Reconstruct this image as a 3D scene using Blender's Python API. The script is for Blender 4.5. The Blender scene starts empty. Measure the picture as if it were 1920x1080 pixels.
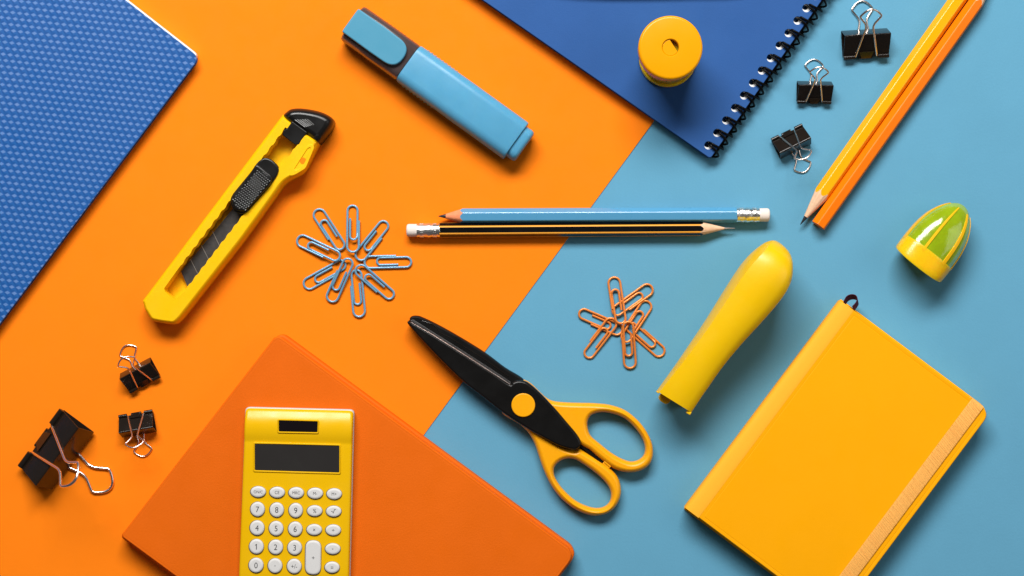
import bpy, math, random
from mathutils import Vector, Matrix
from mathutils.geometry import tessellate_polygon

random.seed(4)
S = bpy.context.scene
C = S.collection
U = 0.001 / 3.4            # metres of tabletop for one pixel of the 1920 px wide photograph
H = 0.95                   # camera height above the tabletop, metres

# ------------------------------------------------------------------ camera, world, lamps, exposure
cam = bpy.data.objects.new('camera', bpy.data.cameras.new('camera'))
C.objects.link(cam)
cam.location = (0, 0, H)
cam.data.sensor_width = 36
cam.data.lens = 36 * H / (1920 * U)
cam.data.clip_start = 0.01
cam.data.clip_end = 20
S.camera = cam

W = bpy.data.worlds.new('World')
S.world = W
W.use_nodes = True
bg = W.node_tree.nodes['Background']
bg.inputs[0].default_value = (1.0, 0.97, 0.97, 1)
bg.inputs[1].default_value = 0.07


def area(name, loc, target, sx, sy, power, col=(1, 1, 1)):
    d = bpy.data.lights.new(name, 'AREA')
    d.shape = 'RECTANGLE'
    d.size, d.size_y = sx, sy
    d.energy = power
    d.color = col
    o = bpy.data.objects.new(name, d)
    C.objects.link(o)
    o.location = loc
    o.rotation_euler = (Vector(target) - Vector(loc)).to_track_quat('-Z', 'Y').to_euler()
    return o


area('softbox_lamp', (-0.16, 1.02, 1.12), (0.0, 0.02, 0), 1.15, 0.42, 39.5, (1.0, 0.985, 0.96))
area('side_lamp', (0.98, 0.12, 0.75), (0.26, -0.06, 0), 0.6, 0.6, 2.1, (1.0, 0.985, 0.97))

S.view_settings.view_transform = 'Standard'
S.view_settings.look = 'None'
S.view_settings.exposure = 0
S.view_settings.gamma = 1
S.view_settings.use_curve_mapping = False

# ------------------------------------------------------------------ materials


def lin(r, g, b):
    f = lambda c: (c / 255) / 12.92 if c <= 10 else ((c / 255 + 0.055) / 1.055) ** 2.4
    return (f(r), f(g), f(b))


def mat(name, col, rough=0.45, metal=0.0, coat=0.0, bump=None, var=None, trans=0.0, ior=1.45, sss=0.0,
        rough_var=0.08, spec=0.5, aniso=None):
    m = bpy.data.materials.new(name)
    m.use_nodes = True
    nt = m.node_tree
    N, Lk = nt.nodes, nt.links
    b = N['Principled BSDF']
    b.inputs['Base Color'].default_value = (*col, 1)
    b.inputs['Roughness'].default_value = rough
    b.inputs['Metallic'].default_value = metal
    b.inputs['IOR'].default_value = ior
    b.inputs['Specular IOR Level'].default_value = spec
    b.inputs['Coat Weight'].default_value = coat
    b.inputs['Coat Roughness'].default_value = 0.08
    b.inputs['Transmission Weight'].default_value = trans
    if sss:
        b.inputs['Subsurface Weight'].default_value = sss
        b.inputs['Subsurface Radius'].default_value = (1, 0.6, 0.3)
        b.inputs['Subsurface Scale'].default_value = 0.002 if sss < 0.4 else 0.007
    tc = N.new('ShaderNodeTexCoord')
    if rough_var:
        n = N.new('ShaderNodeTexNoise')
        n.inputs['Scale'].default_value = 90
        n.inputs['Detail'].default_value = 5
        Lk.new(tc.outputs['Object'], n.inputs['Vector'])
        mr = N.new('ShaderNodeMapRange')
        mr.inputs[1].default_value = 0.3
        mr.inputs[2].default_value = 0.7
        mr.inputs[3].default_value = max(0.02, rough - rough_var)
        mr.inputs[4].default_value = min(1, rough + rough_var)
        Lk.new(n.outputs['Fac'], mr.inputs[0])
        Lk.new(mr.outputs[0], b.inputs['Roughness'])
    if var:
        sc, amt = var
        n = N.new('ShaderNodeTexNoise')
        n.inputs['Scale'].default_value = sc
        n.inputs['Detail'].default_value = 6
        n.inputs['Roughness'].default_value = 0.65
        Lk.new(tc.outputs['Object'], n.inputs['Vector'])
        mr = N.new('ShaderNodeMapRange')
        mr.inputs[1].default_value = 0.25
        mr.inputs[2].default_value = 0.75
        mr.inputs[3].default_value = 1 - amt
        mr.inputs[4].default_value = 1 + amt
        Lk.new(n.outputs['Fac'], mr.inputs[0])
        mx = N.new('ShaderNodeVectorMath')
        mx.operation = 'SCALE'
        mx.inputs[0].default_value = col
        Lk.new(mr.outputs[0], mx.inputs['Scale'])
        Lk.new(mx.outputs[0], b.inputs['Base Color'])
    if bump:
        sc, st = bump[:2]
        n = N.new('ShaderNodeTexNoise')
        n.inputs['Scale'].default_value = sc
        n.inputs['Detail'].default_value = 4
        vec = tc.outputs['Object']
        if aniso:
            mp = N.new('ShaderNodeMapping')
            mp.inputs['Rotation'].default_value = (0, 0, aniso[0])
            mp.inputs['Scale'].default_value = aniso[1]
            Lk.new(vec, mp.inputs['Vector'])
            vec = mp.outputs[0]
        Lk.new(vec, n.inputs['Vector'])
        bp = N.new('ShaderNodeBump')
        bp.inputs['Strength'].default_value = st
        bp.inputs['Distance'].default_value = 0.4 / sc
        Lk.new(n.outputs['Fac'], bp.inputs['Height'])
        Lk.new(bp.outputs[0], b.inputs['Normal'])
    return m


M = {}
M['blue_table'] = mat('blue_paper', (0.113, 0.325, 0.475), 0.75, bump=(800, 0.13), var=(30, 0.03), spec=0.12)
M['orange_sheet'] = mat('orange_paper', (0.93, 0.212, 0.005), 0.75, bump=(800, 0.11), var=(30, 0.025), spec=0.12)
M['navy'] = mat('navy_cover', (0.028, 0.095, 0.29), 0.5, bump=(1300, 0.2), var=(40, 0.05), spec=0.1)
M['page'] = mat('white_paper', (0.80, 0.79, 0.76), 0.8, bump=(1500, 0.1))
M['cream'] = mat('cream_paper', (0.82, 0.72, 0.48), 0.8, bump=(1500, 0.1))
M['black'] = mat('black_plastic', (0.006, 0.0058, 0.0056), 0.30, bump=(1200, 0.06), spec=0.4)
M['black_gloss'] = mat('black_lacquered_steel', (0.011, 0.0075, 0.0055), 0.18, coat=0.15, rough_var=0.05, spec=0.5)  # brown tint in the base colour paints warm reflections on the clip faces
M['black_wire'] = mat('black_coated_wire', (0.002, 0.002, 0.002), 0.4, spec=0.15)
M['black_matte'] = mat('black_grained_plastic', (0.0055, 0.0052, 0.005), 0.30, bump=(1800, 0.18), spec=0.25)
M['chrome'] = mat('nickel_wire', (0.86, 0.76, 0.70), 0.24, metal=1, rough_var=0.06)
M['ridge'] = mat('painted_edge_highlight', (0.50, 0.40, 0.36), 0.3, metal=0.9)
M['knife_yellow'] = mat('yellow_plastic', (0.88, 0.49, 0.001), 0.42, bump=(500, 0.05), sss=0.15, spec=0.25)
M['calc_yellow'] = mat('yellow_enamel_plastic', (0.76, 0.43, 0.001), 0.30, bump=(900, 0.05), spec=0.4)
M['stapler_yellow'] = mat('yellow_glossy_plastic', (0.80, 0.48, 0.001), 0.36, bump=(300, 0.03), spec=0.4, sss=0.1)
M['scissor_yellow'] = mat('amber_plastic', (0.87, 0.365, 0.003), 0.33, bump=(400, 0.04), sss=0.1, spec=0.35)
M['sharp_yellow'] = mat('warm_yellow_plastic', (0.78, 0.325, 0.0005), 0.28, bump=(700, 0.02), spec=0.3, rough_var=0.03)
M['stud'] = mat('black_knurl', (0.006, 0.006, 0.006), 0.26, spec=0.5)
M['olive'] = mat('translucent_olive_plastic', (0.40, 0.30, 0.003), 0.25, trans=0.15)
M['nb_yellow'] = mat('yellow_leatherette', (0.90, 0.372, 0.0005), 0.6, bump=(1300, 0.08), var=(25, 0.02), spec=0.12)
M['nb_spine'] = mat('yellow_spine_cloth', (0.92, 0.41, 0.025), 0.6, bump=(1500, 0.12), spec=0.15)
M['nb_orange'] = mat('orange_leatherette', (0.70, 0.122, 0.003), 0.6, bump=(1100, 0.26), var=(22, 0.05), spec=0.14)
M['elastic'] = mat('peach_elastic', (0.88, 0.43, 0.10), 0.85, bump=(2600, 1.0), var=(1300, 0.14), spec=0.1)
M['ribbon'] = mat('maroon_ribbon', (0.075, 0.004, 0.020), 0.6, bump=(2500, 0.4), spec=0.05)
M['high_blue'] = mat('sky_blue_plastic', (0.085, 0.315, 0.50), 0.36, bump=(500, 0.04), sss=0.2, var=(60, 0.06), spec=0.35)
M['high_clip'] = mat('teal_blue_plastic', (0.070, 0.27, 0.40), 0.42, bump=(700, 0.04), spec=0.25)
M['smoke'] = mat('smoked_clear_plastic', (0.075, 0.050, 0.048), 0.25, trans=0.14)
M['steel'] = mat('dark_blade_steel', (0.075, 0.072, 0.072), 0.40, metal=0.6, bump=(600, 0.1), var=(300, 0.15))
M['score'] = mat('bright_score_edge', (0.6, 0.57, 0.53), 0.3, metal=0.8)
M['clip_blue'] = mat('blue_coated_wire', (0.15, 0.34, 0.50), 0.3, metal=0.2, coat=0.3, ior=1.5)
M['clip_orange'] = mat('orange_coated_wire', (0.80, 0.24, 0.04), 0.32, metal=0.3, coat=0.2, ior=1.5)
M['wood'] = mat('pencil_wood', (0.74, 0.47, 0.30), 0.6, bump=(1200, 0.4), var=(500, 0.12), spec=0.2)
M['wood_pink'] = mat('reddish_pencil_wood', (0.78, 0.26, 0.12), 0.6, bump=(1200, 0.4), var=(500, 0.12), spec=0.2)
M['lead'] = mat('graphite', (0.02, 0.02, 0.024), 0.35)
M['lead_pale'] = mat('pale_graphite', (0.30, 0.28, 0.27), 0.3, metal=0.4)
M['pen_blue'] = mat('blue_lacquer', (0.08, 0.29, 0.49), 0.30, coat=0.4, spec=0.45)
M['pen_black'] = mat('black_lacquer', (0.004, 0.0035, 0.0035), 0.28, spec=0.3)
M['pen_gold'] = mat('gold_stripe', (0.85, 0.36, 0.04), 0.4, spec=0.2)
M['pen_yellow'] = mat('yellow_lacquer', (0.90, 0.385, 0.0005), 0.30, coat=0.1, spec=0.3)
M['pen_orange'] = mat('orange_lacquer', (0.92, 0.185, 0.0005), 0.36, spec=0.2)
M['ferrule'] = mat('crimped_aluminium', (0.90, 0.88, 0.85), 0.32, metal=1, bump=(900, 0.4))
M['eraser'] = mat('white_rubber', (0.74, 0.66, 0.60), 0.8, bump=(1400, 0.2), spec=0.15)
M['key_white'] = mat('white_key_plastic', (0.62, 0.61, 0.60), 0.45, spec=0.25)
M['ink'] = mat('grey_print', (0.05, 0.05, 0.055), 0.6)
M['lcd'] = mat('dark_screen', (0.024, 0.022, 0.021), 0.22, bump=(300, 0.02), spec=0.4)
M['solar'] = mat('solar_cell', (0.006, 0.004, 0.005), 0.2, spec=0.3)
M['case_grey'] = mat('pale_grey_plastic', (0.50, 0.47, 0.44), 0.4)
M['cap_green'] = mat('green_clear_plastic', (0.30, 0.42, 0.006), 0.13, trans=0.14, bump=(200, 0.08), var=(120, 0.16), coat=0.3, sss=0.3)
M['cap_yellow'] = mat('yellow_clear_plastic', (0.90, 0.50, 0.006), 0.25, coat=0.12, spec=0.3, sss=0.7)
M['rib_yellow'] = mat('yellow_rib_plastic', (0.86, 0.46, 0.004), 0.3, coat=0.1, spec=0.3)
M['dark_case'] = mat('dark_cloth', (0.012, 0.013, 0.02), 0.7, bump=(800, 0.4))


def pattern_mat():
    m = mat('diamond_pattern_cover', (0.1, 0.2, 0.5), 0.42, bump=(1100, 0.08), spec=0.25)
    nt = m.node_tree
    N, Lk = nt.nodes, nt.links
    b = N['Principled BSDF']
    tc = N.new('ShaderNodeTexCoord')
    k = 1 / (U * (1 - 0.0070 / H))

    def vm(op, a, bvec=None):
        n = N.new('ShaderNodeVectorMath')
        n.operation = op
        Lk.new(a, n.inputs[0])
        if bvec is not None:
            n.inputs[1].default_value = bvec
        return n.outputs['Value'] if op == 'DOT_PRODUCT' else n.outputs[0]

    def ma(op, a, bb=None):
        n = N.new('ShaderNodeMath')
        n.operation = op
        for i, q in enumerate((a, bb)):
            if q is None:
                continue
            if isinstance(q, (int, float)):
                n.inputs[i].default_value = q
            else:
                Lk.new(q, n.inputs[i])
        return n.outputs[0]
    det = 148.7
    # slight waver so the printed lattice is not ruler-perfect
    p = tc.outputs['Object']
    i = vm('DOT_PRODUCT', p, (12.0 / det * k, 4.87 / det * k, 0))
    j = vm('DOT_PRODUCT', p, (-1.5 / det * k, -13.0 / det * k, 0))
    fi = ma('SUBTRACT', ma('FRACT', ma('ADD', i, 100.5)), 0.5)
    fj = ma('SUBTRACT', ma('FRACT', ma('ADD', j, 100.5)), 0.5)
    dx = ma('ADD', ma('MULTIPLY', fi, 13.0), ma('MULTIPLY', fj, 4.87))
    dy = ma('ADD', ma('MULTIPLY', fi, 1.5), ma('MULTIPLY', fj, 12.0))
    x2 = ma('ADD', ma('MULTIPLY', dx, .993), ma('MULTIPLY', dy, .115))
    y2 = ma('ADD', ma('MULTIPLY', dx, -.115), ma('MULTIPLY', dy, .993))
    d = ma('ADD', ma('DIVIDE', ma('ABSOLUTE', x2), 5.6), ma('DIVIDE', ma('ABSOLUTE', y2), 3.6))
    mr = N.new('ShaderNodeMapRange')
    mr.inputs[1].default_value = 1.06
    mr.inputs[2].default_value = 0.80
    Lk.new(d, mr.inputs[0])
    # second tone: the two lower faces of each little cube
    sh = ma('MULTIPLY', ma('GREATER_THAN', x2, 0), 1.0)
    mix0 = N.new('ShaderNodeMix')
    mix0.data_type = 'RGBA'
    Lk.new(sh, mix0.inputs[0])
    mix0.inputs[6].default_value = (0.009, 0.076, 0.270, 1)
    mix0.inputs[7].default_value = (0.014, 0.096, 0.32, 1)
    n = N.new('ShaderNodeTexNoise')
    n.inputs['Scale'].default_value = 160
    Lk.new(p, n.inputs['Vector'])
    mixd = N.new('ShaderNodeMix')
    mixd.data_type = 'RGBA'
    Lk.new(n.outputs['Fac'], mixd.inputs[0])
    mixd.inputs[6].default_value = (0.075, 0.18, 0.42, 1)
    mixd.inputs[7].default_value = (0.13, 0.225, 0.49, 1)
    mix = N.new('ShaderNodeMix')
    mix.data_type = 'RGBA'
    Lk.new(mr.outputs[0], mix.inputs[0])
    Lk.new(mix0.outputs[2], mix.inputs[6])
    Lk.new(mixd.outputs[2], mix.inputs[7])
    Lk.new(mix.outputs[2], b.inputs['Base Color'])
    return m


M['pattern'] = pattern_mat()

# ------------------------------------------------------------------ geometry helpers


def P(x, y, h=0.0):
    """photo pixel -> world point on the horizontal plane h mm above the table"""
    f = U * (1 - h * 0.001 / H)
    return Vector(((x - 960) * f, -(y - 540) * f, h * 0.001))


class Frame:
    """local frame along a long thing: u px along, v px to the side, z mm up"""

    def __init__(s, a, b, h):
        s.f = U * (1 - h * 0.001 / H)
        s.o = P(a[0], a[1], h)
        d = Vector((b[0] - a[0], b[1] - a[1]))
        s.len = d.length
        d.normalize()
        s.d = Vector((d.x, -d.y))
        s.n = Vector((-d.y, -d.x))          # image-space (-dy, dx) flipped to world

    def __call__(s, u, v, z):
        q = s.d * (u * s.f) + s.n * (v * s.f)
        return Vector((s.o.x + q.x, s.o.y + q.y, z * 0.001))


def catmull(pts, n=6, closed=True):
    out = []
    k = len(pts)
    P_ = [Vector(p) for p in pts]
    rng = range(k) if closed else range(k - 1)
    for i in rng:
        if closed:
            a, b, c, d = P_[(i - 1) % k], P_[i], P_[(i + 1) % k], P_[(i + 2) % k]
        else:
            a, b, c, d = P_[max(i - 1, 0)], P_[i], P_[i + 1], P_[min(i + 2, k - 1)]
        for j in range(n):
            t = j / n
            out.append(0.5 * ((2 * b) + (c - a) * t + (2 * a - 5 * b + 4 * c - d) * t * t
                              + (3 * b - a - 3 * c + d) * t * t * t))
    if not closed:
        out.append(P_[-1].copy())
    return out


def fillet(pts, r, n=4, closed=True):
    """round the corners of a polyline; r one number or one per corner"""
    k = len(pts)
    P_ = [Vector(p) for p in pts]
    out = []
    for i in range(k):
        ri = r[i] if isinstance(r, (list, tuple)) else r
        if (not closed and i in (0, k - 1)) or ri <= 0:
            out.append(P_[i].copy())
            continue
        a, b, c = P_[(i - 1) % k], P_[i], P_[(i + 1) % k]
        da, dc = (a - b), (c - b)
        ta = min(ri, da.length * 0.49)
        tcn = min(ri, dc.length * 0.49)
        p0, p2 = b + da.normalized() * ta, b + dc.normalized() * tcn
        for j in range(n + 1):
            t = j / n
            out.append(p0 * (1 - t) ** 2 + b * 2 * t * (1 - t) + p2 * t * t)
    return out


def circle(cx, cy, rx, ry=None, n=28, a0=0.0):
    ry = rx if ry is None else ry
    return [(cx + rx * math.cos(a0 + 2 * math.pi * i / n), cy + ry * math.sin(a0 + 2 * math.pi * i / n))
            for i in range(n)]


def sarea(p):
    return 0.5 * sum(p[i][0] * p[(i + 1) % len(p)][1] - p[(i + 1) % len(p)][0] * p[i][1] for i in range(len(p)))


def thickness(poly):
    """distance across the outline along each vertex's inward normal"""
    k = len(poly)
    P2 = [Vector((p[0], p[1])) for p in poly]
    res = []
    for i in range(k):
        a, b, c = P2[i - 1], P2[i], P2[(i + 1) % k]
        e1, e2 = (b - a).normalized(), (c - b).normalized()
        m = Vector((-e1.y - e2.y, e1.x + e2.x))
        m = m.normalized() if m.length > 1e-6 else Vector((-e1.y, e1.x))
        best = 1.0
        for j in range(k):
            if j in (i, (i - 1) % k):
                continue
            p, q = P2[j], P2[(j + 1) % k]
            r = q - p
            den = m.x * r.y - m.y * r.x
            if abs(den) < 1e-14:
                continue
            w = p - b
            t = (w.x * r.y - w.y * r.x) / den
            u = (w.x * m.y - w.y * m.x) / den
            if 1e-7 < t < best and -0.01 <= u <= 1.01:
                best = t
        res.append(best)
    for _ in range(2):
        res = [min(res[i], (res[i - 1] + res[i] * 2 + res[(i + 1) % k]) / 4) for i in range(k)]
    return res


def inset(poly, d, lim=None):
    k = len(poly)
    out = []
    d0 = d
    for i in range(k):
        a, b, c = poly[i - 1], poly[i], poly[(i + 1) % k]
        e1 = Vector((b[0] - a[0], b[1] - a[1]))
        e2 = Vector((c[0] - b[0], c[1] - b[1]))
        e1.normalize()
        e2.normalize()
        n1, n2 = Vector((-e1.y, e1.x)), Vector((-e2.y, e2.x))
        m = n1 + n2
        if m.length < 1e-6:
            m = n1.copy()
        m.normalize()
        q = max(0.45, m.dot(n1))
        d = d0 if lim is None else min(d0, lim[i])
        out.append(Vector((b[0] + m.x * d / q, b[1] + m.y * d / q)))
    return out


def prof(z0, z1, b=0.6, n=4, b0=0.0):
    """edge profile (inset mm, z mm) with a rounded top edge"""
    out = []
    if b0:
        for i in range(n + 1):
            t = math.pi / 2 * i / n
            out.append((b0 * (1 - math.sin(t)), z0 + b0 * (1 - math.cos(t))))
    else:
        out.append((0, z0))
    for i in range(n + 1):
        t = math.pi / 2 * i / n
        out.append((b * (1 - math.cos(t)), z1 - b + b * math.sin(t)))
    return out


class MB:
    def __init__(s):
        s.v, s.f, s.m = [], [], []

    def add(s, verts, faces, m=0):
        k = len(s.v)
        s.v += [Vector(q) for q in verts]
        s.f += [tuple(i + k for i in q) for q in faces]
        s.m += [m] * len(faces)
        return s

    def solid(s, contours, profile, h=None, m=0, px=True, hole_k=1.0, lf=0.42):
        """extrude outlines (first outer, then holes) along a list of (inset mm, z mm)"""
        h = profile[-1][1] if h is None else h
        cs = []
        for i, c in enumerate(contours):
            q = [tuple(P(a[0], a[1], h))[:2] if px else (a[0], a[1]) for a in c]
            if (sarea(q) > 0) != (i == 0):
                q = q[::-1]
            cs.append(q)
        rings = []
        dmax = max(p_[0] for p_ in profile)
        lims = [None] * len(cs)
        if dmax > 0.75:
            th = thickness(cs[0])
            lims[0] = [q_ * lf for q_ in th]
        for ins, z in profile:
            rr = []
            for ci_, c in enumerate(cs):
                lim = lims[ci_]
                if lim is not None:
                    lim = [q_ * (ins / dmax) if dmax * .001 > q_ else 1.0 for q_ in lim]
                hs_ = hole_k if ci_ else 1.0
                rr.append([(a[0], a[1], z * 0.001) for a in (inset(c, ins * 0.001 * hs_, lim) if ins else c)])
            rings.append(rr)
        for ci in range(len(cs)):
            k = len(cs[ci])
            verts = [q for r in rings for q in r[ci]]
            faces = []
            for j in range(len(rings) - 1):
                for i in range(k):
                    i2 = (i + 1) % k
                    faces.append((j * k + i, j * k + i2, (j + 1) * k + i2, (j + 1) * k + i))
            s.add(verts, faces, m)
        for r, up in ((rings[-1], True), (rings[0], False)):
            polys = [[Vector(q) for q in c] for c in r]
            tris = tessellate_polygon(polys)
            flat = [q for c in polys for q in c]
            fs = []
            for t in tris:
                a, b, c = (flat[i] for i in t)
                nz = (b - a).cross(c - a).z
                if abs(nz) < 1e-16:
                    continue
                fs.append(tuple(t) if (nz > 0) == up else tuple(reversed(t)))
            s.add(flat, fs, m)
        return s

    def loft(s, rings, m=0, cap0=True, cap1=True, closed=True):
        k = len(rings[0])
        verts = [q for r in rings for q in r]
        faces = []
        for j in range(len(rings) - 1):
            for i in range(k if closed else k - 1):
                i2 = (i + 1) % k
                faces.append((j * k + i, j * k + i2, (j + 1) * k + i2, (j + 1) * k + i))
        if cap0:
            faces.append(tuple(range(k))[::-1])
        if cap1:
            faces.append(tuple((len(rings) - 1) * k + i for i in range(k)))
        return s.add(verts, faces, m)

    def tube(s, pts, r, n=10, closed=False, m=0):
        P_ = [Vector(p) for p in pts]
        k = len(P_)
        rings = []
        nrm = None
        for i in range(k):
            if closed:
                t = P_[(i + 1) % k] - P_[i - 1]
            else:
                t = P_[min(i + 1, k - 1)] - P_[max(i - 1, 0)]
            t.normalize()
            if nrm is None:
                nrm = t.orthogonal().normalized()
            nrm = (nrm - t * nrm.dot(t))
            nrm = nrm.normalized() if nrm.length > 1e-9 else t.orthogonal().normalized()
            bn = t.cross(nrm)
            rr = r[i] if isinstance(r, (list, tuple)) else r
            rings.append([P_[i] + (nrm * math.cos(2 * math.pi * a / n) + bn * math.sin(2 * math.pi * a / n)) * rr
                          for a in range(n)])
        if closed:
            rings.append(rings[0])
        return s.loft(rings, m, not closed, not closed)

    def lathe(s, cx, cy, pr, n=48, m=0):
        """pr: list of (radius m, z m)"""
        return s.loft([[(cx + r * math.cos(2 * math.pi * i / n), cy + r * math.sin(2 * math.pi * i / n), z)
                        for i in range(n)] for r, z in pr], m)

    def build(s, name, mats, parent=None, ang=32):
        me = bpy.data.meshes.new(name)
        inv = ROOT[parent.name].inverted() if parent is not None else Matrix.Identity(4)
        me.from_pydata([inv @ q for q in s.v], [], s.f)
        mats = mats if isinstance(mats, (list, tuple)) else [mats]
        for q in mats:
            me.materials.append(q)
        if len(mats) > 1:
            me.polygons.foreach_set('material_index', s.m)
        me.validate()
        me.shade_smooth()
        me.set_sharp_from_angle(angle=math.radians(ang))
        o = bpy.data.objects.new(name, me)
        C.objects.link(o)
        if parent is not None:
            o.parent = parent
            ROOT[o.name] = ROOT[parent.name]
        return o


ROOT = {}


def tag(o, label, cat, group=None):
    o['label'] = label
    o['category'] = cat
    if group:
        o['group'] = group
    return o


def thing(name, label, cat, loc, group=None):
    o = bpy.data.objects.new(name, None)
    o.empty_display_size = 0.01
    C.objects.link(o)
    o.location = loc
    ROOT[o.name] = Matrix.Translation(Vector(loc))
    return tag(o, label, cat, group)


def dup(root, loc, rot, label=None, group=None):
    r = root.copy()
    C.objects.link(r)
    r.location = loc
    r.rotation_euler = rot
    if label:
        r['label'] = label
    if group:
        r['group'] = group
    for ch in list(root.children):
        c = ch.copy()
        C.objects.link(c)
        c.parent = r
        for g in ch.children:
            d = g.copy()
            C.objects.link(d)
            d.parent = c
    return r


ZO = 0.5      # top of the orange sheet, mm

# ------------------------------------------------------------------ setting
mb = MB()
mb.add([(-1.2, -0.9, 0), (1.2, -0.9, 0), (1.2, 0.9, 0), (-1.2, 0.9, 0)], [(0, 1, 2, 3)])
o = mb.build('tabletop', M['blue_table'])
o['kind'] = 'structure'

t = thing('paper_sheet', 'large bright orange paper sheet covering the left side of the blue table', 'paper',
          P(500, 540, 0))
MB().solid([[(-900, -700), (1878, -704), (1220.5, 235), (800, 808), (247, 1600), (-900, 1600)]],
           prof(0.02, ZO, 0.1, 2)).build('sheet', M['orange_sheet'], t)

# ------------------------------------------------------------------ blue notebook with diamond pattern
e1, e2 = Vector((-.789, -.614)), Vector((-.600, .800))
c0 = Vector((374, 108))
rect = [c0, c0 + e1 * 820, c0 + e1 * 820 + e2 * 1000, c0 + e2 * 1000]
t = thing('patterned_notebook', 'blue softcover notebook printed all over with small pale diamonds', 'notebook',
          P(150, 200, 0))
out = fillet(rect, [16, 8, 8, 8], 6)
MB().solid([out], prof(6.1, 7.0, 0.25, 3)).build('front_cover', M['pattern'], t)
q = [c0 - e2 * 3.0 + e1 * 6, c0 + e1 * 815 - e2 * 3.0, c0 + e1 * 815 + e2 * 995, c0 + e2 * 995 + e1 * 5]
MB().solid([fillet(q, 10, 4)], prof(1.2, 6.05, 0.1, 2)).build('pages', M['page'], t)
MB().solid([out], prof(ZO + .02, 1.15, 0.2, 2), h=4).build('back_cover', M['navy'], t)

# ------------------------------------------------------------------ navy spiral notebook
T0 = Vector((1332, 297))
eL, eR = Vector((-.8206, -.5715)), Vector((.5755, -.8178))
nO = Vector((.8178, .5755))
t = thing('spiral_notebook', 'navy blue spiral bound notebook with black wire along its right edge', 'notebook',
          P(1200, 100, 0))
rect = [T0, T0 + eR * 640, T0 + eR * 640 + eL * 900, T0 + eL * 900]
outl = fillet(rect, [6, 8, 8, 8], 4)
holes = [Vector((1328.3, 272.6)) + Vector((16.72, -23.4)) * k for k in range(-0, 22)]
MB().solid([outl] + [circle(hh.x, hh.y, 7.6, n=20) for hh in holes],
           prof(7.3, 8.0, 0.22, 3)).build('front_cover', M['navy'], t)
q = [T0 - eR * -3 + eL * 3 , T0 + eR * 635 + eL * 3, T0 + eR * 635 + eL * 895, T0 + eL * 895 + eR * 2.5]
MB().solid([fillet(q, 4, 3)] + [circle(hh.x - 2.2, hh.y - 2.6, 6.2, n=18) for hh in holes],
           prof(1.3, 7.2, 0.1, 2)).build('pages', M['page'], t)
MB().solid([outl], prof(ZO + .02, 1.25, 0.2, 2), h=5).build('back_cover', M['navy'], t)
mb = MB()
for hh in holes:
    for s in (-1, 1):
        path = [(-1, s * 2.4, 3.0), (-1, s * 2.4, 6.5), (1, s * 2.5, 8.7), (6, s * 2.8, 9.2), (13, s * 3.6, 9.2),
                (19, s * 5.0, 8.0), (24, s * 6.6, 6.2), (26.5, s * 7.6, 4.4), (25, s * 9.4, 2.8), (21.5, s * 12.2, 1.9),
                (17.5, s * 14.35, 1.6)]
        pts = [tuple(P(*(hh + nO * a + eR * b), 0))[:2] + (z * .001,) for a, b, z in path]
        mb.tube(catmull(pts, 4, False), 0.0006, 7)
pts = [tuple(P(*(holes[0] + nO * 18.2 + eR * b), 0))[:2] + (.0015,) for b in (-14, 300, 620)]
mb.tube(pts, .0009, 8)  # bar where the wires join, also drawn as the shadow line beside the cover
mb.build('spiral_wire_edge_shade', M['black_wire'], t, 60)

# dark thing that only just reaches into the photo at the top
t = thing('dark_case', 'dark edge of an object lying across the top of the navy notebook', 'case', P(1180, -30, 8))
q = catmull([(960, -50), (1030, -24), (1110, -16), (1200, -15), (1290, -17), (1400, -22), (1450, -50), (1340, -80),
             (1180, -85), (1060, -70)], 6)
MB().solid([q], prof(8.05, 15, 3, 5, 2)).build('shell', M['dark_case'], t)

# ------------------------------------------------------------------ round yellow sharpener standing on the navy notebook
hT = 45.0
pc = P(1257.5, 89, hT)
t = thing('round_sharpener', 'round warm yellow tub with a small hole in its lid on the navy notebook', 'sharpener',
          (pc.x, pc.y, 0.00805))
f = U * (1 - hT * .001 / H)
R = 60.5 * f
rh = 15.5 * f
pr = [(rh, .0400), (rh, hT * .001 - .0004), (rh + .0004, hT * .001)]
pr += [(R - .0016 + .0016 * math.sin(a), hT * .001 - .0016 + .0016 * math.cos(a)) for a in
       (0, .4, .8, 1.2, 1.57)]
pr += [(R - .0002, .037), (R - .0008, .031), (R - .0013, .0305), (R - .0016, .030)]
mb = MB()
n = 64
mb.loft([[(pc.x + r * math.cos(2 * math.pi * i / n), pc.y + r * math.sin(2 * math.pi * i / n), z) for i in range(n)]
         for r, z in pr][::-1], cap0=False, cap1=False)
lid = mb.build('lid', M['sharp_yellow'], t, 40)
# flap that closes most of the hole
fl = []
for i in range(40):
    a = 2 * math.pi * i / 40
    x, y = rh * .985 * math.cos(a), rh * .985 * math.sin(a)
    d = x * math.cos(math.radians(33)) + y * math.sin(math.radians(33))
    lim = rh * .45
    if d > lim:
        x -= (d - lim) * math.cos(math.radians(33))
        y -= (d - lim) * math.sin(math.radians(33))
    fl.append((pc.x + x, pc.y + y))
MB().solid([fl], prof(42.6, 44.3, .25, 3), px=False).build('hole_cover', M['sharp_yellow'], lid)
MB().lathe(pc.x, pc.y, [(rh * 1.3, .0385), (rh * 1.3, .0405), (.0001, .0405)], 32).build('chamber_floor', M['olive'], lid)
MB().lathe(pc.x + .0016, pc.y - .0010, [(R - .0030, .0095), (R - .0026, .012), (R - .0022, .0300), (R - .006, .0302)], 64
           ).build('container', M['olive'], t, 40)
MB().lathe(pc.x + .0016, pc.y - .0010, [(R - .003, .0081), (R - .0018, .0083), (R - .0012, .0092), (R - .0012, .0112),
                        (R - .0018, .012), (R - .0035, .0121)], 64).build('base_ring', M['cap_yellow'], t, 40)

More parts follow.
